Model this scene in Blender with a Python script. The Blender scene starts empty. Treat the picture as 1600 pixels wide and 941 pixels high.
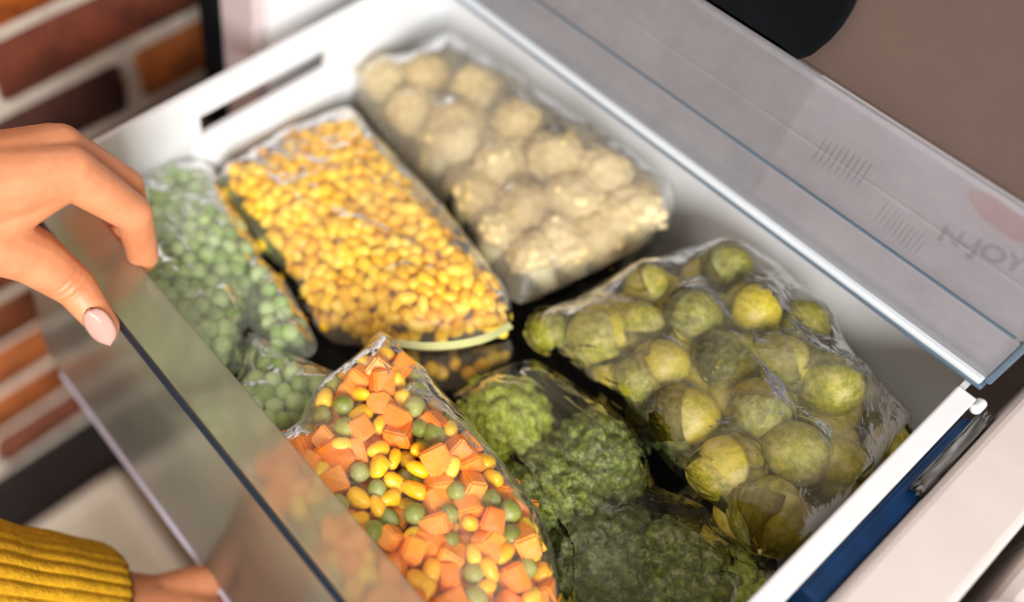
import bpy, bmesh, math, random
import numpy as np
from mathutils import Vector, Matrix, noise

random.seed(7); rng = np.random.default_rng(7)
scene = bpy.context.scene
COL = scene.collection

# ------------------------------------------------------------------ camera
CAM = np.array([0.189, -0.0994, 1.04])
MROT = np.array([[0.62356232, 0.78171047, 0.0099384],
                 [0.61473987, -0.48243857, -0.62397749],
                 [-0.48297507, 0.39519838, -0.78137911]])   # rows: right, down, forward
FPX, PX, PY = 1609.5, 492.5, 331.1
cam_d = bpy.data.cameras.new('camera'); cam = bpy.data.objects.new('camera', cam_d); COL.objects.link(cam)
mw = Matrix.Identity(4)
for r_ in range(3):
    mw[r_][0] = MROT[0][r_]; mw[r_][1] = -MROT[1][r_]; mw[r_][2] = -MROT[2][r_]; mw[r_][3] = CAM[r_]
cam.matrix_world = mw
cam_d.sensor_fit = 'HORIZONTAL'; cam_d.sensor_width = 36.0
cam_d.lens = FPX / 1600 * 36
cam_d.shift_x = (800 - PX) / 1600
cam_d.shift_y = (PY - 470.5) / 1600
cam_d.clip_start = 0.02
cam_d.dof.use_dof = True
cam_d.dof.focus_distance = 0.50
cam_d.dof.aperture_fstop = 2.2
scene.camera = cam

# ------------------------------------------------------------------ light
w = bpy.data.worlds.new('room_light'); scene.world = w; w.use_nodes = True
w.node_tree.nodes['Background'].inputs[0].default_value = (1.0, 0.94, 0.90, 1)
w.node_tree.nodes['Background'].inputs[1].default_value = 0.43
def area_light(name, loc, target, size, power, color):
    l = bpy.data.lights.new(name, 'AREA'); l.shape = 'RECTANGLE'; l.size, l.size_y = size
    l.energy = power; l.color = color
    o = bpy.data.objects.new(name, l); COL.objects.link(o); o.location = loc
    o.rotation_euler = (Vector(target) - Vector(loc)).to_track_quat('-Z', 'Y').to_euler()
    return o
area_light('window_light', (2.0, -1.25, 1.85), (-0.05, 0.14, 0.55), (1.3, 1.3), 118, (1.0, 1.0, 1.0))
area_light('ceiling_lamp', (-0.5, -0.7, 2.3), (0.0, 0.15, 0.55), (0.6, 0.6), 7, (1.0, 0.93, 0.86))
scene.view_settings.view_transform = 'Standard'
scene.view_settings.look = 'None'
scene.view_settings.gamma = 1.0
scene.view_settings.use_curve_mapping = False
scene.view_settings.exposure = 0.12

# ------------------------------------------------------------------ helpers
def ray(u, v):
    return MROT.T @ np.array([(u - PX) / FPX, (v - PY) / FPX, 1.0])
def at(u, v, d):                      # a point at real distance d along the lens axis
    return CAM + ray(u, v) * d
def atz(u, v, z):                     # a point on the level z
    r = ray(u, v); return CAM + r * ((z - CAM[2]) / r[2])
def aty(u, v, y):
    r = ray(u, v); return CAM + r * ((y - CAM[1]) / r[1])
def lin(c):
    return tuple((x / 255 / 12.92) if x / 255 <= 0.04045 else ((x / 255 + 0.055) / 1.055) ** 2.4 for x in c) + (1.0,)

def tag(o, label=None, cat=None, group=None, kind=None):
    if label: o['label'] = label
    if cat: o['category'] = cat
    if group: o['group'] = group
    if kind: o['kind'] = kind
    return o
def empty(name, loc=(0, 0, 0)):
    o = bpy.data.objects.new(name, None); o.location = loc; o.empty_display_size = 0.02
    COL.objects.link(o); return o
def obj(name, me, m=None, parent=None, loc=None):
    if isinstance(me, bmesh.types.BMesh):
        bm = me; me = bpy.data.meshes.new(name); bm.normal_update(); bm.to_mesh(me); bm.free()
    o = bpy.data.objects.new(name, me); COL.objects.link(o)
    if m and not me.materials: me.materials.append(m)
    if loc is not None: o.location = loc
    if parent:
        o.parent = parent
        if loc is None: o.matrix_parent_inverse = Matrix.Translation(-Vector(parent_loc(parent)))
    return o
def parent_loc(p):
    l = Vector(p.location)
    if p.parent and p.type == 'MESH' and not any(p.location): return Vector((0, 0, 0))
    return l
def smooth(o, on=True):
    for p in o.data.polygons: p.use_smooth = on
    return o
def box(bm, x0, x1, y0, y1, z0, z1, bev=0.0, seg=2):
    r = bmesh.ops.create_cube(bm, size=1.0)
    vs = r['verts']
    for v in vs:
        v.co = Vector(((x0 + x1) / 2 + v.co.x * (x1 - x0), (y0 + y1) / 2 + v.co.y * (y1 - y0), (z0 + z1) / 2 + v.co.z * (z1 - z0)))
    if bev > 0:
        es = list({e for v in vs for e in v.link_edges})
        bmesh.ops.bevel(bm, geom=es, offset=bev, segments=seg, affect='EDGES', profile=0.5)
    return bm
def boxes(*bs):
    bm = bmesh.new()
    for b in bs: box(bm, *b)
    return bm
def prism(pts, axis, a0, a1, bev=0.0):
    """pts: 2D outline in the two other axes, extruded along axis from a0 to a1"""
    bm = bmesh.new()
    def co(p, a):
        return {0: (a, p[0], p[1]), 1: (p[0], a, p[1]), 2: (p[0], p[1], a)}[axis]
    A = [bm.verts.new(co(p, a0)) for p in pts]; B = [bm.verts.new(co(p, a1)) for p in pts]
    n = len(pts)
    bm.faces.new(A[::-1]); bm.faces.new(B)
    for i in range(n): bm.faces.new((A[i], A[(i + 1) % n], B[(i + 1) % n], B[i]))
    bmesh.ops.recalc_face_normals(bm, faces=bm.faces)
    if bev > 0: bmesh.ops.bevel(bm, geom=list(bm.edges), offset=bev, segments=2, affect='EDGES', profile=0.5)
    return bm
def capsule(bm, p0, p1, r0, r1, nu=16, nv=8):
    p0, p1 = Vector(p0), Vector(p1)
    d = p1 - p0; L = d.length or 1e-6
    q = d.normalized().to_track_quat('Z', 'Y')
    prof = [(r0 * math.cos(a), r0 * math.sin(a)) for a in np.linspace(-math.pi / 2, 0, nv)] + \
           [(r1 * math.cos(a), L + r1 * math.sin(a)) for a in np.linspace(0, math.pi / 2, nv)]
    rings = []
    for k, (r, z) in enumerate(prof):
        if k in (0, len(prof) - 1): rings.append([bm.verts.new(p0 + q @ Vector((0, 0, z)))])
        else: rings.append([bm.verts.new(p0 + q @ Vector((r * math.cos(t), r * math.sin(t), z))) for t in np.linspace(0, 2 * math.pi, nu, endpoint=False)])
    for a, b in zip(rings, rings[1:]):
        for i in range(nu):
            j = (i + 1) % nu
            if len(a) == 1: bm.faces.new((a[0], b[j], b[i]))
            elif len(b) == 1: bm.faces.new((a[i], a[j], b[0]))
            else: bm.faces.new((a[i], a[j], b[j], b[i]))
    return bm
def fused(name, bm, voxel, iters, m, parent):
    """one continuous skin from overlapping round limbs"""
    me = bpy.data.meshes.new(name + '_raw'); bm.to_mesh(me); bm.free()
    o = bpy.data.objects.new(name, me); COL.objects.link(o)
    md = o.modifiers.new('r', 'REMESH'); md.mode = 'VOXEL'; md.voxel_size = voxel
    ms = o.modifiers.new('s', 'SMOOTH'); ms.factor = 0.5; ms.iterations = iters
    dg = bpy.context.evaluated_depsgraph_get(); dg.update()
    nm = bpy.data.meshes.new_from_object(o.evaluated_get(dg))
    bpy.data.objects.remove(o); bpy.data.meshes.remove(me)
    nm.name = name; nm.materials.clear()
    r = obj(name, nm, m, parent); smooth(r); return r

# ------------------------------------------------------------------ materials
def mat(name):
    m = bpy.data.materials.new(name); m.use_nodes = True
    nt = m.node_tree
    b = nt.nodes['Principled BSDF']
    return m, nt, b
def N(nt, t, **kw):
    n = nt.nodes.new(t)
    for k, v in kw.items():
        if k.startswith('i_'): n.inputs[k[2:].replace('_', ' ')].default_value = v
        else: setattr(n, k, v)
    return n
def ramp(nt, src, stops):
    r = N(nt, 'ShaderNodeValToRGB'); e = r.color_ramp.elements
    while len(e) < len(stops): e.new(0.5)
    for k, (p, c) in enumerate(stops): e[k].position = p; e[k].color = c
    nt.links.new(src, r.inputs[0]); return r
def coords(nt, which='Object'):
    return N(nt, 'ShaderNodeTexCoord').outputs[which]
def tex_noise(nt, scale, detail=4, rough=0.6, which='Object', dist=0.0):
    n = N(nt, 'ShaderNodeTexNoise'); n.inputs['Scale'].default_value = scale; n.inputs['Detail'].default_value = detail
    n.inputs['Roughness'].default_value = rough; n.inputs['Distortion'].default_value = dist
    nt.links.new(coords(nt, which), n.inputs['Vector']); return n
def bump(nt, b, src, strength, dist):
    bp = N(nt, 'ShaderNodeBump'); bp.inputs['Strength'].default_value = strength; bp.inputs['Distance'].default_value = dist
    nt.links.new(src, bp.inputs['Height']); nt.links.new(bp.outputs[0], b.inputs['Normal']); return bp
def plain(name, c, rough=0.4, var=0.06, scale=40, spec=0.5, bmp=0.0, metal=0.0):
    m, nt, b = mat(name)
    n = tex_noise(nt, scale)
    lo = tuple(x * (1 - var) for x in lin(c)[:3]) + (1,); hi = tuple(min(1, x * (1 + var)) for x in lin(c)[:3]) + (1,)
    r = ramp(nt, n.outputs[0], [(0.3, lo), (0.7, hi)])
    nt.links.new(r.outputs[0], b.inputs['Base Color'])
    b.inputs['Roughness'].default_value = rough; b.inputs['Specular IOR Level'].default_value = spec
    b.inputs['Metallic'].default_value = metal
    if bmp: bump(nt, b, n.outputs[0], bmp, 0.001)
    return m
def veg(name, stops, rough=0.45, scale=200, bmp=0.2, noise_mix=0.35, frost=0.0, sss=0.0):
    """colour varies from piece to piece (random per object) and a little over each piece"""
    m, nt, b = mat(name)
    oi = N(nt, 'ShaderNodeObjectInfo'); n = tex_noise(nt, scale)
    mx = N(nt, 'ShaderNodeMix', data_type='FLOAT'); mx.inputs[0].default_value = noise_mix
    nt.links.new(oi.outputs['Random'], mx.inputs[2]); nt.links.new(n.outputs[0], mx.inputs[3])
    r = ramp(nt, mx.outputs[0], [(p, lin(c)) for p, c in stops])
    out = r.outputs[0]
    if frost > 0:
        n2 = tex_noise(nt, scale * 0.5, 6, 0.75)
        f = ramp(nt, n2.outputs[0], [(0.48, (0, 0, 0, 1)), (0.72, (frost, frost, frost, 1))])
        mc = N(nt, 'ShaderNodeMix', data_type='RGBA'); nt.links.new(f.outputs[0], mc.inputs[0])
        nt.links.new(out, mc.inputs[6]); mc.inputs[7].default_value = lin((214, 216, 205)); out = mc.outputs[2]
    nt.links.new(out, b.inputs['Base Color'])
    b.inputs['Roughness'].default_value = rough
    if sss:
        b.inputs['Subsurface Weight'].default_value = sss; b.inputs['Subsurface Radius'].default_value = (1, .6, .3); b.inputs['Subsurface Scale'].default_value = 0.003
    if bmp: bump(nt, b, n.outputs[0], bmp, 0.001)
    return m
def film(name, frost_lo, frost_hi, scale=25, tint=(255, 255, 255), frost_c=(225, 228, 222), wr=0.3):
    """thin clear polythene with patches of frost"""
    m = bpy.data.materials.new(name); m.use_nodes = True; nt = m.node_tree; nt.nodes.clear()
    out = N(nt, 'ShaderNodeOutputMaterial')
    tr = N(nt, 'ShaderNodeBsdfTransparent'); tr.inputs[0].default_value = lin(tint)
    df = N(nt, 'ShaderNodeBsdfDiffuse'); df.inputs[0].default_value = lin(frost_c)
    tl = N(nt, 'ShaderNodeBsdfTranslucent'); tl.inputs[0].default_value = lin(frost_c)
    fm = N(nt, 'ShaderNodeMixShader'); fm.inputs[0].default_value = 0.4
    nt.links.new(df.outputs[0], fm.inputs[1]); nt.links.new(tl.outputs[0], fm.inputs[2])
    big = tex_noise(nt, scale, 3, 0.6); fine = tex_noise(nt, scale * 16, 5, 0.8)
    ad = N(nt, 'ShaderNodeMix', data_type='FLOAT'); ad.inputs[0].default_value = 0.35
    nt.links.new(big.outputs[0], ad.inputs[2]); nt.links.new(fine.outputs[0], ad.inputs[3])
    fr = N(nt, 'ShaderNodeMapRange'); fr.inputs[1].default_value = 0.40; fr.inputs[2].default_value = 0.64
    fr.inputs[3].default_value = frost_lo; fr.inputs[4].default_value = frost_hi
    nt.links.new(ad.outputs[0], fr.inputs[0])
    m1 = N(nt, 'ShaderNodeMixShader'); nt.links.new(fr.outputs[0], m1.inputs[0])
    nt.links.new(tr.outputs[0], m1.inputs[1]); nt.links.new(fm.outputs[0], m1.inputs[2])
    gl = N(nt, 'ShaderNodeBsdfGlossy'); gl.inputs['Roughness'].default_value = 0.14
    wv = tex_noise(nt, scale * 2.2, 3, 0.55, dist=1.6)
    bp = N(nt, 'ShaderNodeBump'); bp.inputs['Strength'].default_value = wr; bp.inputs['Distance'].default_value = 0.004
    nt.links.new(wv.outputs[0], bp.inputs['Height'])
    nt.links.new(bp.outputs[0], gl.inputs['Normal'])
    lw = N(nt, 'ShaderNodeFresnel'); lw.inputs[0].default_value = 1.2; nt.links.new(bp.outputs[0], lw.inputs['Normal'])
    m2 = N(nt, 'ShaderNodeMixShader'); nt.links.new(lw.outputs[0], m2.inputs[0])
    nt.links.new(m1.outputs[0], m2.inputs[1]); nt.links.new(gl.outputs[0], m2.inputs[2])
    nt.links.new(m2.outputs[0], out.inputs[0])
    return m
def frosted(name, c, rough, haze, haze_c, clear=0.0, ior=1.3, through=0.5):
    """translucent moulded plastic: rough refraction plus a milky share"""
    m = bpy.data.materials.new(name); m.use_nodes = True; nt = m.node_tree; nt.nodes.clear()
    out = N(nt, 'ShaderNodeOutputMaterial')
    rf = N(nt, 'ShaderNodeBsdfRefraction'); rf.inputs['Color'].default_value = lin(c); rf.inputs['Roughness'].default_value = rough; rf.inputs['IOR'].default_value = ior
    tr = N(nt, 'ShaderNodeBsdfTransparent'); tr.inputs[0].default_value = lin(c)
    m0 = N(nt, 'ShaderNodeMixShader'); m0.inputs[0].default_value = clear
    nt.links.new(rf.outputs[0], m0.inputs[1]); nt.links.new(tr.outputs[0], m0.inputs[2])
    df = N(nt, 'ShaderNodeBsdfDiffuse'); df.inputs[0].default_value = lin(haze_c)
    tl = N(nt, 'ShaderNodeBsdfTranslucent'); tl.inputs[0].default_value = lin(haze_c)
    fm = N(nt, 'ShaderNodeMixShader'); fm.inputs[0].default_value = through
    nt.links.new(df.outputs[0], fm.inputs[1]); nt.links.new(tl.outputs[0], fm.inputs[2])
    n = tex_noise(nt, 14, 5, 0.7)
    mr = N(nt, 'ShaderNodeMapRange'); mr.inputs[1].default_value = 0.3; mr.inputs[2].default_value = 0.7
    mr.inputs[3].default_value = haze * 0.8; mr.inputs[4].default_value = haze * 1.2
    nt.links.new(n.outputs[0], mr.inputs[0])
    m1 = N(nt, 'ShaderNodeMixShader'); nt.links.new(mr.outputs[0], m1.inputs[0])
    nt.links.new(m0.outputs[0], m1.inputs[1]); nt.links.new(fm.outputs[0], m1.inputs[2])
    gl = N(nt, 'ShaderNodeBsdfGlossy'); gl.inputs['Roughness'].default_value = 0.12
    fs = N(nt, 'ShaderNodeFresnel'); fs.inputs[0].default_value = 1.28
    m2 = N(nt, 'ShaderNodeMixShader'); nt.links.new(fs.outputs[0], m2.inputs[0])
    nt.links.new(m1.outputs[0], m2.inputs[1]); nt.links.new(gl.outputs[0], m2.inputs[2])
    nt.links.new(m2.outputs[0], out.inputs[0])
    return m

WHITE = plain('white_plastic', (226, 226, 226), 0.35, 0.02)
LINER = plain('liner_plastic', (208, 196, 190), 0.4, 0.03)
FRAME = plain('frame_grey_pink', (200, 184, 184), 0.5, 0.04)
BLACK = plain('black_rubber', (8, 11, 14), 0.9, 0.1, spec=0.1)
NAVY = plain('dark_reflection_blue', (18, 34, 52), 0.3, 0.1)  # painted stand-in for the reflection inside the clear front's top corner
CLEAR = frosted('clear_frosted_plastic', (250, 250, 248), 0.30, 0.26, (250, 248, 226), clear=0.36, through=0.85)
GREYCLEAR = frosted('grey_frosted_plastic', (228, 228, 232), 0.10, 0.36, (224, 222, 226), clear=0.8)
BRIGHTEDGE = plain('pale_edge', (198, 204, 208), 0.25, 0.03)
BLUEGREY = plain('blue_grey_edge', (86, 104, 118), 0.3, 0.08)

# ------------------------------------------------------------------ the setting: floor and brick wall
fl = obj('floor', boxes((-0.40, 1.6, -1.6, 1.2, -0.02, 0.0)), plain('dark_floor', (36, 30, 28), 0.6, 0.35, 18))
tag(fl, 'dark brown stone floor below the drawer', 'floor', kind='structure')
XW = -0.38
mort = plain('mortar', (232, 216, 198), 0.9, 0.18, 60, bmp=0.6)
wl = obj('wall_left', boxes((XW - 0.12, XW + 0.001, -1.6, 1.2, 0.0, 1.5)), mort)
tag(wl, 'old red brick wall with pale mortar joints left of the freezer', 'wall', kind='structure')
bm_m, bnt, bb = mat('fired_brick')
oi = N(bnt, 'ShaderNodeObjectInfo'); nz = tex_noise(bnt, 22, 6, 0.7)
rp = ramp(bnt, nz.outputs[0], [(0.30, (0.30, 0.26, 0.25, 1)), (0.55, (0.95, 0.9, 0.9, 1)), (0.75, (1.5, 1.35, 1.2, 1))])
mm = N(bnt, 'ShaderNodeMix', data_type='RGBA', blend_type='MULTIPLY'); mm.inputs[0].default_value = 1
bnt.links.new(oi.outputs['Color'], mm.inputs[6]); bnt.links.new(rp.outputs[0], mm.inputs[7])
bnt.links.new(mm.outputs[2], bb.inputs['Base Color']); bb.inputs['Roughness'].default_value = 0.8
bump(bnt, bb, nz.outputs[0], 0.7, 0.004)
PITCH, BL, JT = 0.067, 0.228, 0.014
brick_meshes = []
for k in range(5):
    b_ = bmesh.new(); box(b_, -0.03, 0.006, -(BL - JT) / 2, (BL - JT) / 2, -(PITCH - JT) / 2, (PITCH - JT) / 2)
    bmesh.ops.subdivide_edges(b_, edges=list(b_.edges), cuts=1, use_grid_fill=True)
    for v in b_.verts:
        v.co += Vector((random.uniform(-.002, .003), random.uniform(-.003, .003), random.uniform(-.0025, .0025)))
    bmesh.ops.bevel(b_, geom=[e for e in b_.edges if e.calc_face_angle(0) > 0.9], offset=0.005, segments=1, affect='EDGES')
    me = bpy.data.meshes.new('brick'); b_.to_mesh(me); b_.free(); me.materials.append(bm_m)
    for p in me.polygons: p.use_smooth = True
    brick_meshes.append(me)
brick_cols = [(112, 62, 40), (140, 76, 40), (88, 50, 38), (176, 98, 44), (102, 56, 40), (124, 70, 46)]
for row in range(0, 20):
    zc = 0.413 + PITCH / 2 + (row - 6) * PITCH
    if zc < 0.03: continue
    off = 0.167 + BL / 2 + (BL / 2 if row % 2 else 0)
    for k in range(-5, 4):
        yc = off + k * BL
        if yc < -1.0 or yc > 0.8: continue
        o = obj('brick', brick_meshes[(row * 3 + k) % 5], None, wl, (XW, yc, zc))
        c = brick_cols[(row * 5 + k * 7) % 6]
        if row == 6 and k == 0: c = (176, 98, 40)
        if row == 8: c = (226, 118, 34)
        if row == 7: c = (128, 64, 40)
        if row == 6 and k == -1: c = (84, 46, 36)
        o.color = lin(c)

# shallow cream tray on the floor, and a tan plank beside it
tr = empty('shallow_tray', (-0.1, -0.16, 0)); tag(tr, 'cream shallow wooden tray lying on the dark floor under the drawer', 'tray')
CREAM = plain('worn_cream_paint', (205, 192, 168), 0.7, 0.12, 25); CREAML = plain('cream_edge_paint', (222, 208, 190), 0.6, 0.06, 25)
obj('tray_base', boxes((-0.298, 0.10, -0.36, 0.035, 0.0, 0.008)), CREAM, tr)
for b_ in ((-0.298, 0.10, 0.021, 0.037, 0.0, 0.022), (-0.298, 0.10, -0.376, -0.36, 0.0, 0.022), (-0.30, -0.286, -0.36, 0.021, 0.0, 0.022), (0.086, 0.10, -0.36, 0.021, 0.0, 0.022)):
    obj('tray_rim', box(bmesh.new(), *b_, 0.003), CREAML, tr)
pk = empty('floor_plank', (-0.1, 0.06, 0)); tag(pk, 'tan wooden plank with a dark knot beside the cream tray', 'plank')
obj('board', box(bmesh.new(), -0.29, 0.2, 0.040, 0.085, 0.0, 0.012, 0.002), plain('tan_wood', (168, 136, 84), 0.7, 0.25, 30), pk)
kb = bmesh.new(); bmesh.ops.create_cone(kb, cap_ends=True, segments=16, radius1=0.009, radius2=0.008, depth=0.003, matrix=Matrix.Translation((-0.236, 0.058, 0.0130)))
obj('knot', kb, plain('dark_knot', (24, 20, 14), 0.8), pk)

# ------------------------------------------------------------------ refrigerator
fr = empty('refrigerator', (0, 0.45, 0)); tag(fr, 'open white freezer with black edge strip, holding the drawers', 'refrigerator')
obj('side_wall', boxes((-0.268, -0.232, 0.19, 0.75, 0.05, 1.15)), FRAME, fr)
obj('edge_strip', box(bmesh.new(), -0.292, -0.268, 0.186, 0.75, 0.05, 1.15, 0.003), BLACK, fr)
obj('liner', boxes((-0.232, -0.226, 0.20, 0.75, 0.05, 0.72)), WHITE, fr)
obj('liner', boxes((0.262, 0.300, 0.30, 0.75, 0.05, 1.15)), LINER, fr)
obj('liner_back', boxes((-0.226, 0.262, 0.72, 0.75, 0.05, 1.15)), LINER, fr)
obj('liner_floor', boxes((-0.226, 0.262, 0.34, 0.72, 0.30, 0.32)), LINER, fr)
# brown upper flap with a raised round black disc, cut flat below
YF = 0.3175
BROWN = plain('brown_flap_plastic', (92, 74, 66), 0.7, 0.14, 9, bmp=0.05)
flap = obj('upper_flap', box(bmesh.new(), -0.226, 0.262, YF, YF + 0.02, 0.6965, 1.14, 0.003), BROWN, fr)
gc = aty(1120, -110, YF)
gb = bmesh.new()
ge = aty(1338, 5, YF)
gr_ = math.hypot(ge[0] - gc[0], ge[2] - gc[2])
prof = [(0.0, -0.001), (0.90, -0.002), (0.97, -0.004), (1.0, -0.004), (1.0, 0.002)]
rings = []
for (f_, dy) in prof:
    rings.append([gb.verts.new((gc[0] + gr_ * f_ * math.cos(t), YF + dy - 0.001, max(0.7015, gc[2] + gr_ * f_ * math.sin(t)))) for t in np.linspace(0, 2 * math.pi, 48, endpoint=False)] if f_ else [gb.verts.new((gc[0], YF + dy - 0.005, gc[2]))])
for a, b in zip(rings, rings[1:]):
    for i in range(48):
        j = (i + 1) % 48
        if len(a) == 1: gb.faces.new((a[0], b[i], b[j]))
        else: gb.faces.new((a[i], b[i], b[j], a[j]))
smooth(obj('black_disc', gb, BLACK, flap))

# open door with its inner bin, right of the drawer
dr = obj('door', box(bmesh.new(), 0.262, 0.33, -0.34, 0.296, 0.05, 0.575, 0.006), LINER, fr)
dr['label'] = 'open white door with a moulded inner rail at lower right'
obj('bin_rail', box(bmesh.new(), 0.2155, 0.250, -0.30, 0.385, 0.545, 0.600, 0.004, 3), LINER, dr)
obj('bin_floor', boxes((0.2065, 0.262, -0.30, 0.296, 0.395, 0.405)), LINER, dr)
bm_ = bmesh.new(); capsule(bm_, (0.272, -0.28, 0.588), (0.272, 0.218, 0.588), 0.014, 0.014)
smooth(obj('door_ridge', bm_, WHITE, dr))

# blue frozen package standing in the door bin, with a frosted grey end
BLUE = plain('blue_print_film', (0, 66, 122), 0.4, 0.5, 30, bmp=0.2)
FROSTY = plain('frosted_grey_film', (150, 148, 146), 0.7, 0.3, 90, bmp=0.5)
bp_ = empty('frozen_package', (0.228, 0.24, 0.405)); tag(bp_, 'blue frozen food package wedged between the drawer and door rail', 'package')
g = bmesh.new(); box(g, 0.2050, 0.2150, 0.165, 0.300, 0.406, 0.588, 0.002, 2)
smooth(obj('blue_wrapper', g, BLUE, bp_))
g = bmesh.new(); box(g, 0.2085, 0.2150, 0.245, 0.305, 0.50, 0.5915, 0.001, 2)
bmesh.ops.subdivide_edges(g, edges=list(g.edges), cuts=3, use_grid_fill=True)
for v in g.verts: v.co += Vector((0, random.uniform(-.004, .004), random.uniform(-.003, .003)))
smooth(obj('frost_crust', g, FROSTY, bp_))

# ------------------------------------------------------------------ upper drawer with translucent front
ud = empty('freezer_drawer', (0, 0.45, 0.603)); tag(ud, 'closed upper drawer with grey translucent front panel and pale lower lip', 'drawer')
Y0 = 0.310
pts = [(Y0, 0.606), (Y0, 0.6355), (Y0 + 0.0016, 0.6365), (Y0 + 0.0016, 0.6378), (Y0, 0.639), (Y0, 0.664), (Y0 + 0.0003, 0.665), (Y0 + 0.0003, 0.6658), (Y0, 0.667), (Y0 + 0.001, 0.697), (Y0 + 0.003, 0.7005), (Y0 + 0.005, 0.697), (Y0 + 0.005, 0.606)]
ufp = obj('front_panel', prism(pts, 0, -0.2, 0.2), GREYCLEAR, ud)
obj('groove', boxes((-0.198, 0.197, Y0 + 0.0004, Y0 + 0.0022, 0.6366, 0.6376)), BLUEGREY, ufp)
obj('lower_lip', box(bmesh.new(), -0.2, 0.2, Y0 - 0.0035, Y0 + 0.005, 0.6025, 0.6062, 0.0012), BRIGHTEDGE, ud)
obj('lip_edge', box(bmesh.new(), -0.2, 0.202, Y0 - 0.003, Y0 + 0.004, 0.5995, 0.6024, 0.0008), BLUEGREY, ud)
obj('end_edge', box(bmesh.new(), 0.2, 0.2035, Y0, Y0 + 0.006, 0.603, 0.70, 0.001), BLUEGREY, ud)
obj('side_wall', boxes((0.1985, 0.2015, Y0 + 0.006, 0.66, 0.604, 0.68)), GREYCLEAR, ud)
obj('side_wall', boxes((-0.2015, -0.1985, Y0 + 0.006, 0.66, 0.604, 0.68)), GREYCLEAR, ud)
obj('bottom', boxes((-0.198, 0.198, Y0 + 0.006, 0.66, 0.604, 0.607)), WHITE, ud)
obj('back_wall', boxes((-0.198, 0.198, 0.66, 0.663, 0.604, 0.68)), WHITE, ud)
# printed carton behind the translucent front
ct = empty('printed_carton', (0.12, 0.35, 0.607)); tag(ct, 'white printed food carton seen through the upper drawer front', 'carton')
YC = Y0 + 0.0056
obj('carton_body', box(bmesh.new(), 0.060, 0.196, YC, YC + 0.036, 0.6075, 0.6955, 0.0015), plain('carton_white', (236, 222, 218), 0.6, 0.04), ct)
def text(body, loc, size, rot, m, parent, name='lettering', shear=0.0):
    c = bpy.data.curves.new(name, 'FONT'); c.body = body; c.size = size; c.extrude = 0.0001; c.offset = 0.00035; c.shear = shear
    t = bpy.data.objects.new('t', c); COL.objects.link(t)
    dg = bpy.context.evaluated_depsgraph_get(); dg.update()
    me = bpy.data.meshes.new_from_object(t.evaluated_get(dg)); bpy.data.objects.remove(t)
    me.transform(Matrix.Translation(loc) @ Matrix.Rotation(rot, 4, 'Y') @ Matrix.Rotation(math.pi / 2, 4, 'X'))
    return obj(name, me, m, parent)
INK = plain('grey_ink', (36, 26, 26), 0.6); RED = plain('red_ink', (226, 72, 50), 0.6, 0.1)
tl_ = aty(1464, 372, YC)
text('N-JOY', (tl_[0], YC - 0.0004, tl_[2]), 0.0135, math.radians(-17), INK, ct, shear=0.15)
rb = bmesh.new(); bmesh.ops.create_uvsphere(rb, u_segments=20, v_segments=10, radius=1)
rc = aty(1560, 345, YC); rc[2] = 0.6868
for v in rb.verts: v.co = Vector((rc[0] + v.co.x * 0.017, YC + v.co.y * 0.0004, rc[2] + v.co.z * 0.007 + v.co.x * -0.002))
obj('red_print', rb, RED, ct)
for (u0, v0, n_, du, dv, wd, ln) in ((1290, 215, 9, 9, 5, 0.0006, 0.016), (1385, 318, 10, 7, 6, 0.0005, 0.012)):
    b_ = bmesh.new()
    for k in range(n_):
        p = aty(u0 + du * k, v0 + dv * k, YC)
        box(b_, p[0], p[0] + wd, YC - 0.0003, YC + 0.0001, p[2] - ln, p[2])
    obj('printed_lines', b_, INK, ct)

# ------------------------------------------------------------------ the pulled-out drawer
dw = empty('freezer_drawer', (0, 0.17, 0.44)); tag(dw, 'pulled-out white freezer drawer with clear front, full of bagged vegetables', 'drawer')
XL, XR, YB, ZT = -0.2035, 0.2037, 0.338, 0.600
# clear front: face, top flange, dark strip painted for the corner's internal reflection
def rounded(x0, x1, z0, z1, r, n=6):
    p = []
    for cx, cz, a in ((x1 - r, z0 + r, -90), (x1 - 0.003, z1 - 0.003, 0), (x0 + 0.003, z1 - 0.003, 90), (x0 + r, z0 + r, 180)):
        rr = r if cz == z0 + r else 0.003
        for t in np.linspace(a, a + 90, n): p.append((cx + rr * math.cos(math.radians(t)), cz + rr * math.sin(math.radians(t))))
    return p
ff = prism(rounded(XL, XR, 0.432, 0.599, 0.022), 1, 0.0, 0.003)
for v in ff.verts: v.co.y -= 0.012 * max(0, (0.599 - v.co.z)) / 0.167
obj('front_panel', ff, CLEAR, dw)
obj('front_flange', box(bmesh.new(), XL, XR, 0.0032, 0.029, 0.5972, 0.6000, 0.0008), CLEAR, dw)
obj('front_corner_reflection', boxes((XL + 0.002, XR, -0.0006, 0.0016, 0.5985, 0.6004)), NAVY, dw)
obj('front_foot', box(bmesh.new(), XL + 0.02, XR - 0.02, -0.0135, -0.0085, 0.4275, 0.4345, 0.0015), plain('lavender_edge', (206, 200, 216), 0.35, 0.04), dw)
# left wall with the long grip slot and the rounded grip below it
S0, S1, SZ0, SZ1 = 0.125, 0.226, 0.5600, 0.5775
lw_ = boxes((XL, XL + 0.004, 0.004, YB, SZ1, ZT), (XL, XL + 0.004, 0.004, S0, SZ0, SZ1), (XL, XL + 0.004, S1, YB, SZ0, SZ1), (XL, XL + 0.004, 0.004, YB, 0.445, SZ0))
lw = obj('side_wall', lw_, WHITE, dw)
g = bmesh.new(); capsule(g, (XL, 0.136, 0.534), (XL, 0.232, 0.534), 0.0255, 0.0255, 32, 12)
for v in g.verts: v.co.x = XL + 0.001 + max(0.0, v.co.x - XL) * 0.55
smooth(obj('grip', g, WHITE, lw))
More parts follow.
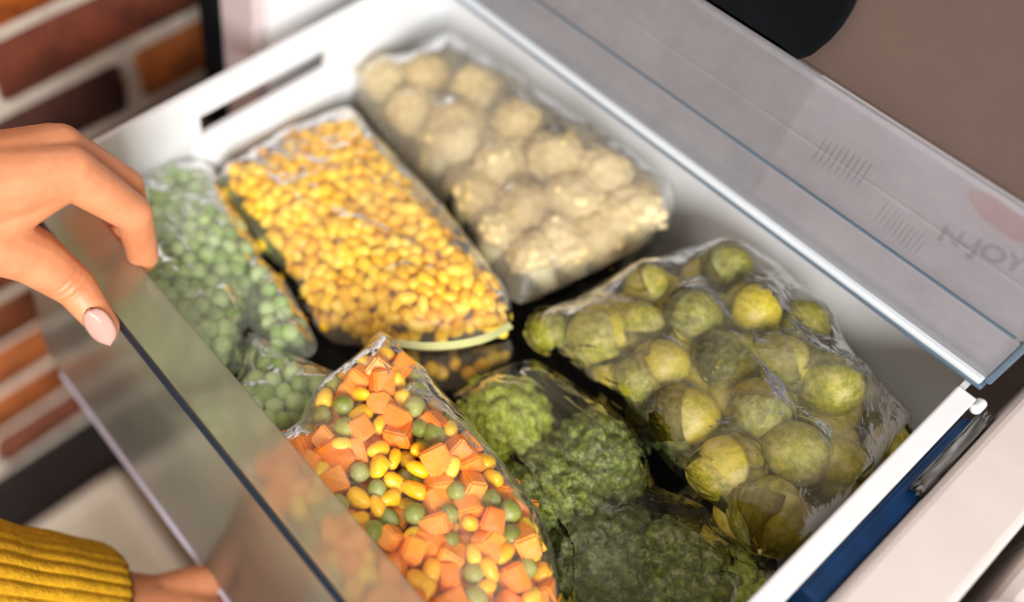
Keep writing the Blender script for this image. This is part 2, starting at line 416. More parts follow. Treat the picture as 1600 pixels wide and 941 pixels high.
# right wall with a broad flat rim
rw = obj('side_wall', boxes((0.1945, 0.1975, 0.004, YB, 0.445, 0.596)), WHITE, dw)
obj('rim', box(bmesh.new(), 0.1940, XR, 0.004, 0.302, 0.594, ZT, 0.001), WHITE, rw)
g = bmesh.new(); capsule(g, (0.2062, 0.3015, 0.594), (0.2062, 0.306, 0.594), 0.0028, 0.0028)
smooth(obj('rail_stop', g, WHITE, rw))
obj('back_wall', boxes((XL + 0.004, 0.1945, YB - 0.003, YB, 0.445, 0.598)), WHITE, dw)
obj('bottom', boxes((XL, 0.1975, 0.004, YB, 0.440, 0.445)), WHITE, dw)

mt = obj('gap_shade_sheet', box(bmesh.new(), XL + 0.008, 0.190, 0.010, YB - 0.008, 0.4452, 0.4462, 0.0003), plain('gap_shade_dark', (30, 28, 22), 0.8, 0.2))  # dark sheet added so the gaps between the bags look shaded
tag(mt, 'dark thin sheet added under the bags, standing in for shade in the gaps', 'shade sheet')
# ------------------------------------------------------------------ vegetables: shared shapes
def ico(r, sub):
    b = bmesh.new(); bmesh.ops.create_icosphere(b, subdivisions=sub, radius=r); return b
def mesh_of(name, b, m, sm=True):
    me = bpy.data.meshes.new(name); b.normal_update(); b.to_mesh(me); b.free(); me.materials.append(m)
    for p in me.polygons: p.use_smooth = sm
    return me
CORN = veg('sweetcorn', [(0.1, (244, 178, 8)), (0.5, (252, 200, 20)), (0.85, (254, 218, 80)), (1.0, (252, 232, 160))], 0.35, 120, 0.1, 0.3, sss=0.15)
PEA = veg('green_pea', [(0.1, (108, 122, 30)), (0.5, (138, 148, 48)), (1.0, (172, 176, 100))], 0.45, 150, 0.15, 0.3, frost=0.3)
PEAF = veg('frosted_pea', [(0.1, (116, 148, 46)), (0.5, (164, 190, 96)), (1.0, (206, 220, 164))], 0.5, 150, 0.15, 0.3, frost=0.4)
CARROT = veg('carrot', [(0.1, (240, 124, 8)), (0.5, (248, 148, 22)), (1.0, (250, 172, 74))], 0.45, 160, 0.3, 0.3, frost=0.16)
CAULI = veg('cauliflower', [(0.1, (186, 160, 100)), (0.5, (210, 188, 134)), (1.0, (226, 210, 168))], 0.6, 240, 0.5, 0.45)
CSTEM = veg('cauliflower_stem', [(0.2, (216, 206, 150)), (0.9, (232, 226, 186))], 0.5, 60, 0.1)
BROC = veg('broccoli', [(0.25, (34, 42, 10)), (0.42, (84, 96, 20)), (0.58, (146, 156, 34)), (0.8, (198, 198, 84))], 0.7, 330, 1.0, 0.7, frost=0.25)
BSTEM = veg('broccoli_stem', [(0.2, (128, 150, 62)), (0.9, (172, 186, 100))], 0.5, 60, 0.1)
SPR = veg('sprout_leaf', [(0.2, (66, 72, 14)), (0.42, (134, 132, 24)), (0.62, (186, 166, 34)), (0.9, (204, 168, 76))], 0.55, 200, 1.0, 0.72, frost=0.32)
nt = SPR.node_tree; pb = nt.nodes['Principled BSDF']
gr = N(nt, 'ShaderNodeTexGradient', gradient_type='RADIAL'); dn = tex_noise(nt, 120, 3, 0.6)
mx_ = N(nt, 'ShaderNodeVectorMath', operation='MULTIPLY_ADD'); nt.links.new(dn.outputs['Color'], mx_.inputs[0]); mx_.inputs[1].default_value = (0.006, 0.006, 0.006); nt.links.new(coords(nt), mx_.inputs[2])
nt.links.new(mx_.outputs[0], gr.inputs[0])
sm_ = N(nt, 'ShaderNodeMath', operation='MULTIPLY'); sm_.inputs[1].default_value = 6.2832 * 17; nt.links.new(gr.outputs['Fac'], sm_.inputs[0])
sn_ = N(nt, 'ShaderNodeMath', operation='SINE'); nt.links.new(sm_.outputs[0], sn_.inputs[0])
vr_ = N(nt, 'ShaderNodeMapRange'); vr_.inputs[1].default_value = 0.55; vr_.inputs[2].default_value = 1.0; vr_.inputs[3].default_value = 0.0; vr_.inputs[4].default_value = 0.17
nt.links.new(sn_.outputs[0], vr_.inputs[0])
vm_ = N(nt, 'ShaderNodeMix', data_type='RGBA'); src_ = pb.inputs['Base Color'].links[0].from_socket
nt.links.new(vr_.outputs[0], vm_.inputs[0]); nt.links.new(src_, vm_.inputs[6]); vm_.inputs[7].default_value = lin((214, 200, 104)); nt.links.new(vm_.outputs[2], pb.inputs['Base Color'])
SPRC = veg('sprout_base', [(0.2, (196, 176, 104)), (0.9, (222, 206, 150))], 0.6, 90, 0.2)

def kernel_mesh(seed, m):
    r = random.Random(seed); b = ico(1, 2)
    a, c_, d_ = r.uniform(.0046, .0054), r.uniform(.0036, .0044), r.uniform(.0056, .0068)
    for v in b.verts:
        t = (v.co.z + 1) / 2; k = 0.55 + 0.5 * t ** 0.7
        s = [abs(q) ** 0.8 * (1 if q > 0 else -1) for q in v.co]
        v.co = Vector((s[0] * a * k, s[1] * c_ * k, s[2] * d_ - (0.001 if v.co.z > 0.9 else 0)))
    return mesh_of('corn_kernel', b, m)
def pea_mesh(seed, m):
    r = random.Random(seed); b = ico(0.0052, 2); off = Vector((seed * 3.1, 0, 0))
    for v in b.verts: v.co *= 1 + 0.10 * noise.noise(v.co * 260 + off)
    return mesh_of('pea', b, m)
def cube_mesh(seed, m):
    r = random.Random(seed); b = bmesh.new(); s = [r.uniform(.0092, .0125) for _ in range(3)]
    box(b, -s[0] / 2, s[0] / 2, -s[1] / 2, s[1] / 2, -s[2] / 2, s[2] / 2)
    for v in b.verts: v.co += Vector([r.uniform(-.0013, .0013) for _ in range(3)])
    bmesh.ops.bevel(b, geom=list(b.edges), offset=0.0010, segments=2, affect='EDGES')
    return mesh_of('carrot_cube', b, m, False)
def bumpy(r, sub, nb, br, depth, squash, seed):
    """crown made of many buds"""
    b = ico(1, sub); rr = random.Random(seed)
    P = np.array([[v.co.x, v.co.y, v.co.z] for v in b.verts])
    i = np.arange(nb) + 0.5; ph = np.arccos(1 - 2 * i / nb); th = math.pi * (1 + 5 ** .5) * i
    Q = np.stack([np.cos(th) * np.sin(ph), np.sin(th) * np.sin(ph), np.cos(ph)], 1) + rng.normal(0, 0.06, (nb, 3))
    Q /= np.linalg.norm(Q, axis=1)[:, None]
    hs = rng.uniform(0.6, 1.1, nb)
    D = np.linalg.norm(P[:, None] - Q[None], axis=2)
    H = (np.sqrt(np.clip(1 - (D / br) ** 2, 0, 1)) * hs).max(1)
    R = r * (1 - depth + depth * H)
    P = P * R[:, None]; P[:, 2] = np.where(P[:, 2] < 0, P[:, 2] * 0.6, P[:, 2] * squash)
    for v, p in zip(b.verts, P): v.co = p
    return b
def stem_bm(r0, r1, L):
    b = bmesh.new(); capsule(b, (0, 0, -L), (0, 0, 0), r0, r1, 10, 4); return b

corn_ms = [kernel_mesh(k, CORN) for k in range(5)]
pea_ms = [pea_mesh(k, PEA) for k in range(4)]; peaf_ms = [pea_mesh(k + 9, PEAF) for k in range(4)]
car_ms = [cube_mesh(k, CARROT) for k in range(6)]
cau_ms = [mesh_of('cauliflower_crown', bumpy(0.019, 4, 46, 0.36, 0.34, 0.85, k), CAULI) for k in range(4)]
cst = mesh_of('stem', stem_bm(0.006, 0.009, 0.014), CSTEM)
bro_ms = [mesh_of('broccoli_crown', bumpy(0.03, 5, 210, 0.17, 0.27, 0.8, k), BROC) for k in range(3)]
bst = mesh_of('stem', stem_bm(0.009, 0.013, 0.028), BSTEM)
# brussels sprout: core, wrapped leaves, cut base
def leaf_mesh(seed):
    b = bmesh.new(); n, mth = 12, 9; g_ = []
    r = random.Random(seed)
    for i in range(mth):
        a = (i / (mth - 1)) * 1.75
        row = []
        for j in range(n):
            t = (j / (n - 1) - 0.5) * 2.1 * (math.sin(min(1.0, i / (mth - 1) * 1.15 + 0.12) * math.pi * 0.82) ** 0.6)
            lift = 1.0 + 0.07 * (i / (mth - 1)) ** 2 + 0.05 * (abs(j / (n - 1) - 0.5) * 2) ** 3 + 0.012 * math.sin(j * 2.2 + i * 1.3 + seed)
            R = 0.0152 * lift
            row.append(b.verts.new((R * math.sin(a) * math.cos(t), R * math.sin(a) * math.sin(t), -R * math.cos(a) * 1.08)))
        g_.append(row)
    for i in range(mth - 1):
        for j in range(n - 1):
            b.faces.new((g_[i][j], g_[i][j + 1], g_[i + 1][j + 1], g_[i + 1][j]))
    bmesh.ops.solidify(b, geom=list(b.faces), thickness=0.0007)
    return mesh_of('leaf', b, SPR)
leaf_ms = [leaf_mesh(k) for k in range(3)]
cb = ico(0.0148, 3)
for v in cb.verts: v.co.z *= 1.08
core_me = mesh_of('core', cb, SPR)
base_me = mesh_of('cut_base', stem_bm(0.0030, 0.0040, 0.0012), SPRC)

def place(me, name, loc, rot, s, label, cat, group):
    o = obj(name, me); o.location = loc; o.rotation_euler = rot; o.scale = (s, s, s)
    return tag(o, label, cat, group)
def rrot(): return (random.uniform(0, 6.28), random.uniform(0, 6.28), random.uniform(0, 6.28))
def merged(name, items, label, cat, parent=None):
    """hidden lower layers, too many to pick apart"""
    V, Fc = [], []; m = items[0][0].materials[0]
    cache = {}
    for me, loc, rot, s in items:
        if me.name not in cache:
            cache[me.name] = (np.array([v.co[:] for v in me.vertices]), [tuple(p.vertices) for p in me.polygons])
        P, fs = cache[me.name]
        from mathutils import Euler
        Rm = np.array(Euler(rot).to_matrix()); o_ = len(V)
        V.extend((P * s @ Rm.T + np.array(loc)).tolist()); Fc.extend([tuple(i + o_ for i in f) for f in fs])
    me = bpy.data.meshes.new(name); me.from_pydata(V, [], Fc); me.materials.append(m)
    for p in me.polygons: p.use_smooth = True
    o = obj(name, me); return tag(o, label, cat, kind='stuff')

# ------------------------------------------------------------------ bags
class Bag:
    def __init__(s, outline, up, dn, w=0.03, seal=0.003, centre=None, lump=0.004, seed=0):
        s.P = np.array(outline, float); s.up, s.dn, s.w, s.seal, s.lump, s.seed = up, dn, w, seal, lump, seed
        s.c = np.array(centre[:2]) if centre is not None else s.P[:, :2].mean(0)
    def dist(s, XY):
        A = s.P[:, :2]; B = np.roll(A, -1, 0); d = np.full(len(XY), 9.0); ins = np.zeros(len(XY), bool)
        for a, b in zip(A, B):
            ab = b - a; t = np.clip(((XY - a) @ ab) / (ab @ ab), 0, 1)
            d = np.minimum(d, np.linalg.norm(XY - (a + t[:, None] * ab), axis=1))
            c = ((a[1] > XY[:, 1]) != (b[1] > XY[:, 1])) & (XY[:, 0] < (b[0] - a[0]) * (XY[:, 1] - a[1]) / (b[1] - a[1] + 1e-12) + a[0])
            ins ^= c
        return np.where(ins, d, -d)
    def base(s, XY):
        D = np.linalg.norm(XY[:, None] - s.P[None, :, :2], axis=2) + 1e-4
        W = D ** -2.0; return (W * s.P[:, 2]).sum(1) / W.sum(1)
    def prof(s, XY):
        d = np.clip((s.dist(XY) - s.seal) / s.w, 0, 1); return np.sqrt(1 - (1 - d) ** 2)
    def top(s, XY):
        n_ = np.array([noise.noise(Vector((x * 28 + s.seed, y * 28, s.seed))) for x, y in XY])
        p = s.prof(XY); return s.base(XY) + s.up * p + s.lump * n_ * p
    def scatter(s, spacing, margin, jit=0.22):
        lo, hi = s.P[:, :2].min(0), s.P[:, :2].max(0); C = []
        a0 = rng.uniform(0, 1.0); ca, sa = math.cos(a0), math.sin(a0); mid = (lo + hi) / 2; R = np.linalg.norm(hi - lo) / 2 + spacing
        nrow = int(2 * R / (spacing * 0.866)) + 1
        for i in range(nrow):
            for j in range(int(2 * R / spacing) + 1):
                x, y = -R + (j + 0.5 * (i % 2)) * spacing, -R + i * spacing * 0.866
                C.append((mid[0] + ca * x - sa * y, mid[1] + sa * x + ca * y))
        C = np.array(C) + rng.uniform(-jit, jit, (len(C), 2)) * spacing
        rng.shuffle(C)
        return C[s.dist(C) > margin]
    def build(s, name, m, parent, balls, nt_=180, nr=46, wrinkle=0.0008, clear=0.0008, creases=()):
        A = s.P; n = len(A); pts = []
        # closed smooth outline (Catmull-Rom)
        per = max(4, nt_ // n)
        for i in range(n):
            p0, p1, p2, p3 = A[i - 1], A[i], A[(i + 1) % n], A[(i + 2) % n]
            for t in np.linspace(0, 1, per, endpoint=False):
                cr = 0.5 * ((2 * p1) + (-p0 + p2) * t + (2 * p0 - 5 * p1 + 4 * p2 - p3) * t * t + (-p0 + 3 * p1 - 3 * p2 + p3) * t ** 3)
                pts.append(0.55 * cr + 0.45 * (p1 + (p2 - p1) * t))
        O = np.array(pts); nt2 = len(O)
        fr_ = np.linspace(0, 1, nr) ** 0.8
        XY = s.c[None, None] + (O[None, :, :2] - s.c) * fr_[:, None, None]      # nr x nt x 2
        flat = XY.reshape(-1, 2)
        base = s.base(flat); pr = s.prof(flat); T = s.top(flat)
        edge = np.repeat(fr_, nt2)
        ow = np.clip((edge - 0.9) / 0.1, 0, 1); Oz = np.tile(O[:, 2], nr); base = base * (1 - ow) + Oz * ow
        T = np.where(edge > 0.9, T * (1 - ow) + Oz * ow, T)
        H = T.copy() - 0.004 * pr
        if len(balls):
            Bc = np.array(balls)
            for k in range(0, len(Bc), 60):
                q = Bc[k:k + 60]; d2 = ((flat[:, None] - q[None, :, :2]) ** 2).sum(2)
                rr = q[None, :, 3] + clear
                h = np.where(d2 < rr ** 2, q[None, :, 2] + np.sqrt(np.clip(rr ** 2 - d2, 0, None)), -9)
                H = np.maximum(H, h.max(1))
        lim = H.copy(); G = H.reshape(nr, nt2); Lm = lim.reshape(nr, nt2)
        for it_ in range(40):       # the film tents between the pieces it rests on
            av = G.copy(); av[1:-1] = (G[:-2] + G[2:] + np.roll(G, 1, 1)[1:-1] + np.roll(G, -1, 1)[1:-1]) / 4
            av[0] = av[1].mean(); G = np.maximum(av, Lm) if it_ < 37 else av; G[-1] = O[:, 2]; G[0] = G[0].mean()
        Z = G.reshape(-1)
        wn = np.array([abs(noise.noise(Vector((x * 60 + 9 * noise.noise(Vector((x * 30, y * 30, s.seed))), y * 60, s.seed + 3)))) for x, y in flat])
        Z = Z + wrinkle * (1 - wn * 3).clip(0, 1) ** 3 * np.clip(pr * 3, 0, 1) * 1.5
        for (a, b, h, wd) in creases:
            a, b = np.array(a)[:2], np.array(b)[:2]; ab = b - a
            t = ((flat - a) @ ab) / (ab @ ab); tc = np.clip(t, 0, 1)
            dd = np.linalg.norm(flat - (a + tc[:, None] * ab), axis=1)
            Z = Z + h * np.exp(-(dd / wd) ** 2) * np.clip(pr * 4, 0, 1)
        Zb = np.maximum(base - s.dn * pr, 0.447)
        V = []; F_ = []; low = []
        def idx(layer, i, j): return layer * nr * nt2 + i * nt2 + (j % nt2)
        for layer, zz in ((0, Z), (1, Zb)):
            V += [(x, y, z) for (x, y), z in zip(flat, zz)]
        for i in range(nr - 1):
            for j in range(nt2):
                if i == 0:
                    F_.append((idx(0, 0, 0), idx(0, 1, j), idx(0, 1, j + 1))); F_.append((idx(1, 0, 0), idx(1, 1, j + 1), idx(1, 1, j))); low.append(len(F_) - 1)
                else:
                    F_.append((idx(0, i, j), idx(0, i + 1, j), idx(0, i + 1, j + 1), idx(0, i, j + 1)))
                    bo = lambda a, b: idx(0, a, b) if a == nr - 1 else idx(1, a, b)
                    F_.append((bo(i, j), bo(i, j + 1), bo(i + 1, j + 1), bo(i + 1, j))); low.append(len(F_) - 1)
        me = bpy.data.meshes.new(name); me.from_pydata(V, [], F_)
        me.polygons.foreach_set('material_index', np.isin(np.arange(len(F_)), low).astype(np.int32))
        b = bmesh.new(); b.from_mesh(me); bmesh.ops.delete(b, geom=[v for v in b.verts if not v.link_faces], context='VERTS'); b.to_mesh(me); b.free()
        me.materials.append(m); me.materials.append(CLEANF)
        for p in me.polygons: p.use_smooth = True
        o = obj(name, me, None, parent); return o
def pxz(lst):
    return [tuple(atz(u, v, z)) for u, v, z in lst]

F_PEA = film('pea_bag_film', 0.18, 0.56, 22, frost_c=(220, 230, 208))
F_CORN = film('corn_bag_film', 0.06, 0.30, 18, frost_c=(235, 222, 196))
F_CAU = film('cauliflower_bag_film', 0.26, 0.56, 14, frost_c=(212, 200, 174))
F_MIX = film('mixed_bag_film', 0.0, 0.27, 22, frost_c=(236, 210, 186))
F_BRO = film('broccoli_bag_film', 0.0, 0.26, 26, frost_c=(176, 172, 140))
F_SPR = film('sprout_bag_film', 0.03, 0.38, 24, frost_c=(182, 176, 146), wr=0.45)
CLEANF = film('clear_lower_film', 0.0, 0.03, 20, wr=0.1)
ZIPM = plain('zip_strip_plastic', (206, 206, 140), 0.35, 0.06)

def fill(bag, kinds, spacing, margin, maxn, sink=0.0, depth_jit=0.003):
    """kinds: (weight, meshes, radius, name, label, category, group)"""
    pts = bag.scatter(spacing, margin); balls = []; top = bag.top(pts)
    wsum = sum(k[0] for k in kinds); n = 0
    for (x, y), z in zip(pts, top):
        r = random.uniform(0, wsum); 
        for k in kinds:
            r -= k[0]
            if r <= 0: break
        zz = z - k[2] - sink - random.uniform(0, depth_jit)
        if n < maxn:
            s_ = random.uniform(0.9, 1.12)
            place(random.choice(k[1]), k[3], (x, y, zz), rrot(), s_, k[4], k[5], k[6]); balls.append((x, y, zz, k[2] * s_)); n += 1
    return balls
def under(bag, meshes, spacing, margin, sinks, r, name, label, cat):
    items = []
    for sk in sinks:
        pts = bag.scatter(spacing, margin); t = bag.top(pts); bz = bag.base(pts) - bag.dn * bag.prof(pts)
        for (x, y), z, zb in zip(pts, t, bz):
            zz = z - r - sk
            if zz > max(zb, 0.447) + r: items.append((random.choice(meshes), (x, y, zz), rrot(), random.uniform(.9, 1.1)))
    if items: merged(name, items, label, cat)

def bag_thing(name, label, cat, bag, m, balls, **kw):
    c = bag.c; e = empty(name, (c[0], c[1], 0.447)); tag(e, label, cat)
    bag.build('film', m, e, balls, **kw); return e

# --- peas (three bags at the front left)
PK = lambda lab, grp: [(1, peaf_ms, 0.0052, 'pea', lab, 'pea', grp)]
b1 = Bag(pxz([(232, 250, .545), (325, 258, .535), (368, 320, .535), (418, 400, .535), (408, 470, .535), (376, 580, .545)]) + [(-.066, .006, .56), (-.13, .006, .56), (-.192, .007, .555), (-.197, .05, .545)], 0.022, 0.075, w=0.028, seed=1, lump=0.008)
ba = fill(b1, PK('frosted green pea in the large pea bag by the hand', 'peas in the large bag'), 0.0096, 0.005, 200)
under(b1, peaf_ms, 0.0100, 0.009, (0.009, 0.018), 0.0052, 'peas_underneath', 'frosted peas filling the large pea bag underneath', 'peas')
bag_thing('pea_bag', 'large frosted clear bag of green peas beside the upper hand', 'bag', b1, F_PEA, ba)
b2 = Bag(pxz([(392, 398, .55), (445, 440, .55), (495, 535, .55), (482, 560, .55), (420, 545, .548), (385, 500, .545)]), 0.014, 0.05, w=0.02, seal=0.003, seed=2)
ba = fill(b2, PK('frosted green pea in the small bag beside the corn', 'peas in the small bag by the corn'), 0.0096, 0.004, 80)
under(b2, peaf_ms, 0.0100, 0.007, (0.008,), 0.0052, 'peas_underneath', 'frosted peas filling the small bag beside the corn', 'peas')
bag_thing('pea_bag', 'small clear pea bag with shiny crease wedged against the corn bag', 'bag', b2, F_PEA, ba)
b3 = Bag(pxz([(388, 520, .548), (450, 550, .55), (515, 578, .552), (560, 600, .55), (500, 700, .54)]) + [(0.0, .006, .56), (-.05, .006, .56)] + pxz([(368, 592, .545)]), 0.014, 0.06, w=0.022, seal=0.004, seed=3)
ba = fill(b3, PK('frosted green pea in the bag beside the mixed vegetables', 'peas in the bag by the mixed vegetables'), 0.0096, 0.004, 110)
under(b3, peaf_ms, 0.0100, 0.007, (0.008, 0.016), 0.0052, 'peas_underneath', 'frosted peas filling the bag beside the mixed vegetables', 'peas')
bag_thing('pea_bag', 'flat pea bag with straight top edge beside the mixed vegetables', 'bag', b3, F_PEA, ba)

# --- corn
b4 = Bag(pxz([(335, 292, .535), (380, 258, .535), (440, 222, .53), (540, 180, .53), (600, 238, .535), (700, 350, .535), (790, 470, .54), (802, 500, .54), (790, 535, .54), (700, 548, .54), (615, 548, .54), (560, 548, .54), (495, 530, .535), (430, 425, .535)]), 0.026, 0.07, w=0.022, seal=0.002, seed=4, lump=0.006)
ba = fill(b4, [(1, corn_ms, 0.0050, 'corn_kernel', 'yellow sweetcorn kernel in the corn bag', 'corn kernel', 'kernels in the corn bag')], 0.0087, 0.0035, 300)
under(b4, corn_ms, 0.0090, 0.009, (0.0075, 0.015), 0.0050, 'corn_underneath', 'yellow sweetcorn filling the corn bag underneath', 'corn')
cbag = bag_thing('corn_bag', 'clear zip bag of yellow sweetcorn in the middle of the drawer', 'bag', b4, F_CORN, ba, clear=0.0016, creases=[(atz(500, 330, .565), atz(700, 400, .565), .002, .006)])

# the corn bag's folded-over end with its zip strip
b4b = Bag(pxz([(612, 548, .530), (700, 552, .532), (795, 530, .530), (798, 565, .522), (740, 606, .518), (690, 612, .518), (648, 590, .522)]), 0.008, 0.05, w=0.018, seal=0.002, seed=14)
ba = fill(b4b, [(1, corn_ms, 0.0050, 'corn_kernel', 'corn kernel in the folded end of the corn bag below the zip', 'corn kernel', 'kernels in the folded end of the corn bag')], 0.0088, 0.003, 60)
b4b.build('folded_end', F_CORN, cbag, ba, nt_=90, nr=20)
zpts = [atz(612, 536, .558), atz(660, 541, .562), atz(710, 539, .563), atz(760, 528, .560), atz(798, 508, .552)]
def strip(pts, wid, th, n=40):
    P = np.array(pts); b = bmesh.new(); rows = []
    t = np.linspace(0, len(P) - 1.001, n)
    C = []
    for q in t:
        i = int(q); f = q - i; p0, p1, p2, p3 = P[max(i - 1, 0)], P[i], P[i + 1], P[min(i + 2, len(P) - 1)]
        C.append(0.5 * ((2 * p1) + (-p0 + p2) * f + (2 * p0 - 5 * p1 + 4 * p2 - p3) * f * f + (-p0 + 3 * p1 - 3 * p2 + p3) * f ** 3))
    C = np.array(C)
    for k in range(n):
        tg = C[min(k + 1, n - 1)] - C[max(k - 1, 0)]; sd = np.cross(tg, (0, 0, 1)); sd /= np.linalg.norm(sd); up = np.array((0, 0, 1.0))
        rows.append([b.verts.new(C[k] + sd * a_ + up * c_) for a_, c_ in ((-wid, 0), (wid, -wid * 0.8), (wid, th - wid * 0.8), (-wid, th))])
    for r0, r1 in zip(rows, rows[1:]):
        for j in range(4): b.faces.new((r0[j], r0[(j + 1) % 4], r1[(j + 1) % 4], r1[j]))
    b.faces.new(rows[0][::-1]); b.faces.new(rows[-1])
    return b
obj('zip_strip', strip(zpts, 0.0017, 0.0012), ZIPM, cbag)

# --- cauliflower
b5 = Bag(pxz([(545, 138, .535), (610, 98, .545), (700, 50, .555), (820, 125, .565), (940, 205, .57), (1052, 288, .57), (1042, 372, .55), (930, 432, .545), (812, 476, .54), (770, 440, .535), (690, 330, .53), (610, 235, .53)]), 0.026, 0.085, w=0.04, seal=0.003, seed=5, lump=0.005)
cau_px = [(600, 160), (665, 110), (640, 210), (715, 190), (745, 130), (810, 185), (705, 275), (785, 255), (870, 235), (745, 335), (820, 325), (900, 305), (945, 262), (875, 372), (935, 375), (1000, 318), (830, 405), (775, 395), (700, 225), (965, 345), (880, 420)]
balls = []
lab5 = ('cream cauliflower floret in the frosted bag against the back wall', 'cauliflower floret', 'florets in the cauliflower bag')
for (u, v) in cau_px:
    p = atz(u, v, .565); z = b5.top(np.array([p[:2]]))[0]; p = atz(u, v, z - 0.012); z = b5.top(np.array([p[:2]]))[0]
    s_ = random.uniform(0.85, 1.12); r = 0.017 * s_
    e = empty('cauliflower_floret', (p[0], p[1], z - r * 0.95)); e.rotation_euler = (random.uniform(-.8, .8), random.uniform(-.8, .8), random.uniform(0, 6)); e.scale = (s_,) * 3
    tag(e, *lab5)
    obj('crown', random.choice(cau_ms), None, e, (0, 0, 0)); obj('stem', cst, None, e, (0, 0, -0.010))
    balls.append((p[0], p[1], z - r * 0.95, r * 0.95))
under(b5, cau_ms, 0.030, 0.018, (0.022,), 0.016, 'florets_underneath', 'cauliflower florets filling the bag underneath', 'cauliflower')
bag_thing('cauliflower_bag', 'frosted clear bag of cauliflower florets at the back of the drawer', 'bag', b5, F_CAU, balls)

# --- mixed vegetables
b6 = Bag(pxz([(594, 516, .575), (628, 548, .572), (685, 605, .57), (775, 708, .57), (852, 815, .565), (876, 930, .56)]) + [(.152, .068, .555), (.135, .012, .56), (.09, .006, .565), (.03, .006, .565), (-.004, .010, .562)] + pxz([(448, 680, .56), (500, 600, .57), (560, 550, .575)]), 0.022, 0.085, w=0.032, seal=0.003, seed=6, lump=0.004, centre=(0.065, 0.065))
MK = [(0.46, car_ms, 0.0056, 'carrot_cube', 'orange diced carrot cube in the mixed vegetable bag', 'carrot cube', 'carrot cubes in the mixed bag'),
      (0.28, corn_ms, 0.0050, 'corn_kernel', 'yellow corn kernel in the mixed vegetable bag', 'corn kernel', 'kernels in the mixed bag'),
      (0.26, pea_ms, 0.0050, 'pea', 'olive green pea in the mixed vegetable bag', 'pea', 'peas in the mixed bag')]
ba = fill(b6, MK, 0.0102, 0.006, 280)
ba += fill(b6, MK, 0.0110, 0.010, 200, sink=0.009)
under(b6, car_ms, 0.0120, 0.016, (0.019,), 0.0056, 'carrots_underneath', 'diced carrots filling the mixed bag underneath', 'carrots')
mb = bag_thing('mixed_vegetable_bag', 'clear bag of diced carrots, peas and corn with a pointed corner', 'bag', b6, F_MIX, ba, clear=0.0024, creases=[(atz(585, 560, .58), atz(600, 800, .58), .0018, .004), (atz(700, 760, .58), atz(690, 900, .58), .0018, .004)])

# --- broccoli
b7 = Bag(pxz([(702, 622, .53), (770, 580, .535), (835, 562, .54), (930, 622, .54), (1005, 680, .535), (1030, 760, .53), (1150, 800, .535), (1215, 880, .53), (1180, 960, .53), (1100, 1040, .53), (960, 1060, .53), (890, 950, .53), (872, 850, .53), (775, 702, .53)]), 0.022, 0.08, w=0.035, seal=0.003, seed=7, centre=atz(960, 810, .53))
balls = []
for (u, v, R_, lab) in ((800, 625, .029, 'dark frosted broccoli floret at the tip of the broccoli bag'), (875, 735, .031, 'bright green broccoli floret beside the mixed vegetables'), (950, 690, .028, 'olive broccoli floret under the sprout bag edge'), (965, 850, .037, 'largest dark frosted broccoli floret in the broccoli bag'), (1085, 880, .034, 'pale frosted broccoli floret nearest the right rim'), (915, 930, .028, 'broccoli floret at the lower edge beside the carrots'), (1165, 905, .024, 'small broccoli floret in the corner by the white rim')):
    p = atz(u, v, .545); z = b7.top(np.array([p[:2]]))[0]; p = atz(u, v, z)
    e = empty('broccoli_floret', (p[0], p[1], z - R_ * 0.80)); e.scale = (R_ / 0.03,) * 3
    e.rotation_euler = (random.uniform(-.4, .4), random.uniform(-.4, .4), random.uniform(0, 6)); tag(e, lab, 'broccoli floret', 'florets in the broccoli bag')
    obj('crown', random.choice(bro_ms), None, e, (0, 0, 0)); obj('stem', bst, None, e, (0, 0, -0.012))
    balls.append((p[0], p[1], z - R_ * 0.80, R_ * 0.90))
under(b7, bro_ms, 0.040, 0.014, (0.022,), 0.020, 'broccoli_underneath', 'dark broccoli filling the broccoli bag underneath', 'broccoli')
bag_thing('broccoli_bag', 'frosted clear bag of dark green broccoli at the front right', 'bag', b7, F_BRO, balls)

# --- brussels sprouts
b8 = Bag(pxz([(825, 515, .54), (900, 460, .545), (1000, 408, .55), (1100, 378, .56), (1205, 412, .56), (1265, 470, .56), (1342, 590, .565), (1425, 655, .56), (1330, 780, .565), (1242, 862, .565), (1140, 808, .56), (1050, 735, .55), (985, 650, .545), (900, 585, .54)]), 0.030, 0.09, w=0.036, seal=0.003, seed=8, centre=atz(1130, 600, .55), lump=0.005)
spr_px = [(1190, 815, 1.15), (1255, 695, 1.1), (1092, 478, .95), (1305, 590, 1.1), (1150, 550, 1.0), (1040, 560, .95), (930, 552, 1.1), (855, 527, .8), (1080, 640, 1.1), (1150, 715, 1.05), (1110, 755, .85), (1140, 410, .9), (1230, 555, 1.0), (1015, 435, .75), (1200, 630, 1.0), (1385, 680, .95), (985, 615, .85), (1005, 500, .9), (1185, 470, .95), (1262, 500, .9), (1320, 720, .9)]
spr_lab = ['whole yellow-green brussels sprout at the lowest corner of its bag', 'large sprout just above the lowest sprout, nearest the right rim side', 'bright round sprout near the cauliflower bag',
 'sprout bulging the bag side toward the back wall', 'sprout in the middle of the bag, below the bright round one', 'sprout left of the middle of the sprout bag', 'yellowish brussels sprout near the left end of its bag', 'smallest sprout at the left tip of the sprout bag',
 'pale sprout beside the dark gap above the broccoli', 'sprout directly above the lowest sprout in the bag', 'small sprout on the lower left edge touching the broccoli bag', 'sprout at the top edge of the bag by the back wall', 'sprout right of the middle under a long film crease', 'small sprout at the upper left edge beside the cauliflower bag',
 'sprout between the middle and the large right sprout', 'sprout in the twisted bag end by the right rim', 'small sprout on the left edge facing the broccoli', 'sprout between the bright round one and the left end', 'sprout right of the bright round one near the back wall', 'sprout near the upper right shoulder of the bag', 'small sprout low in the loose right end of the bag']
balls = []
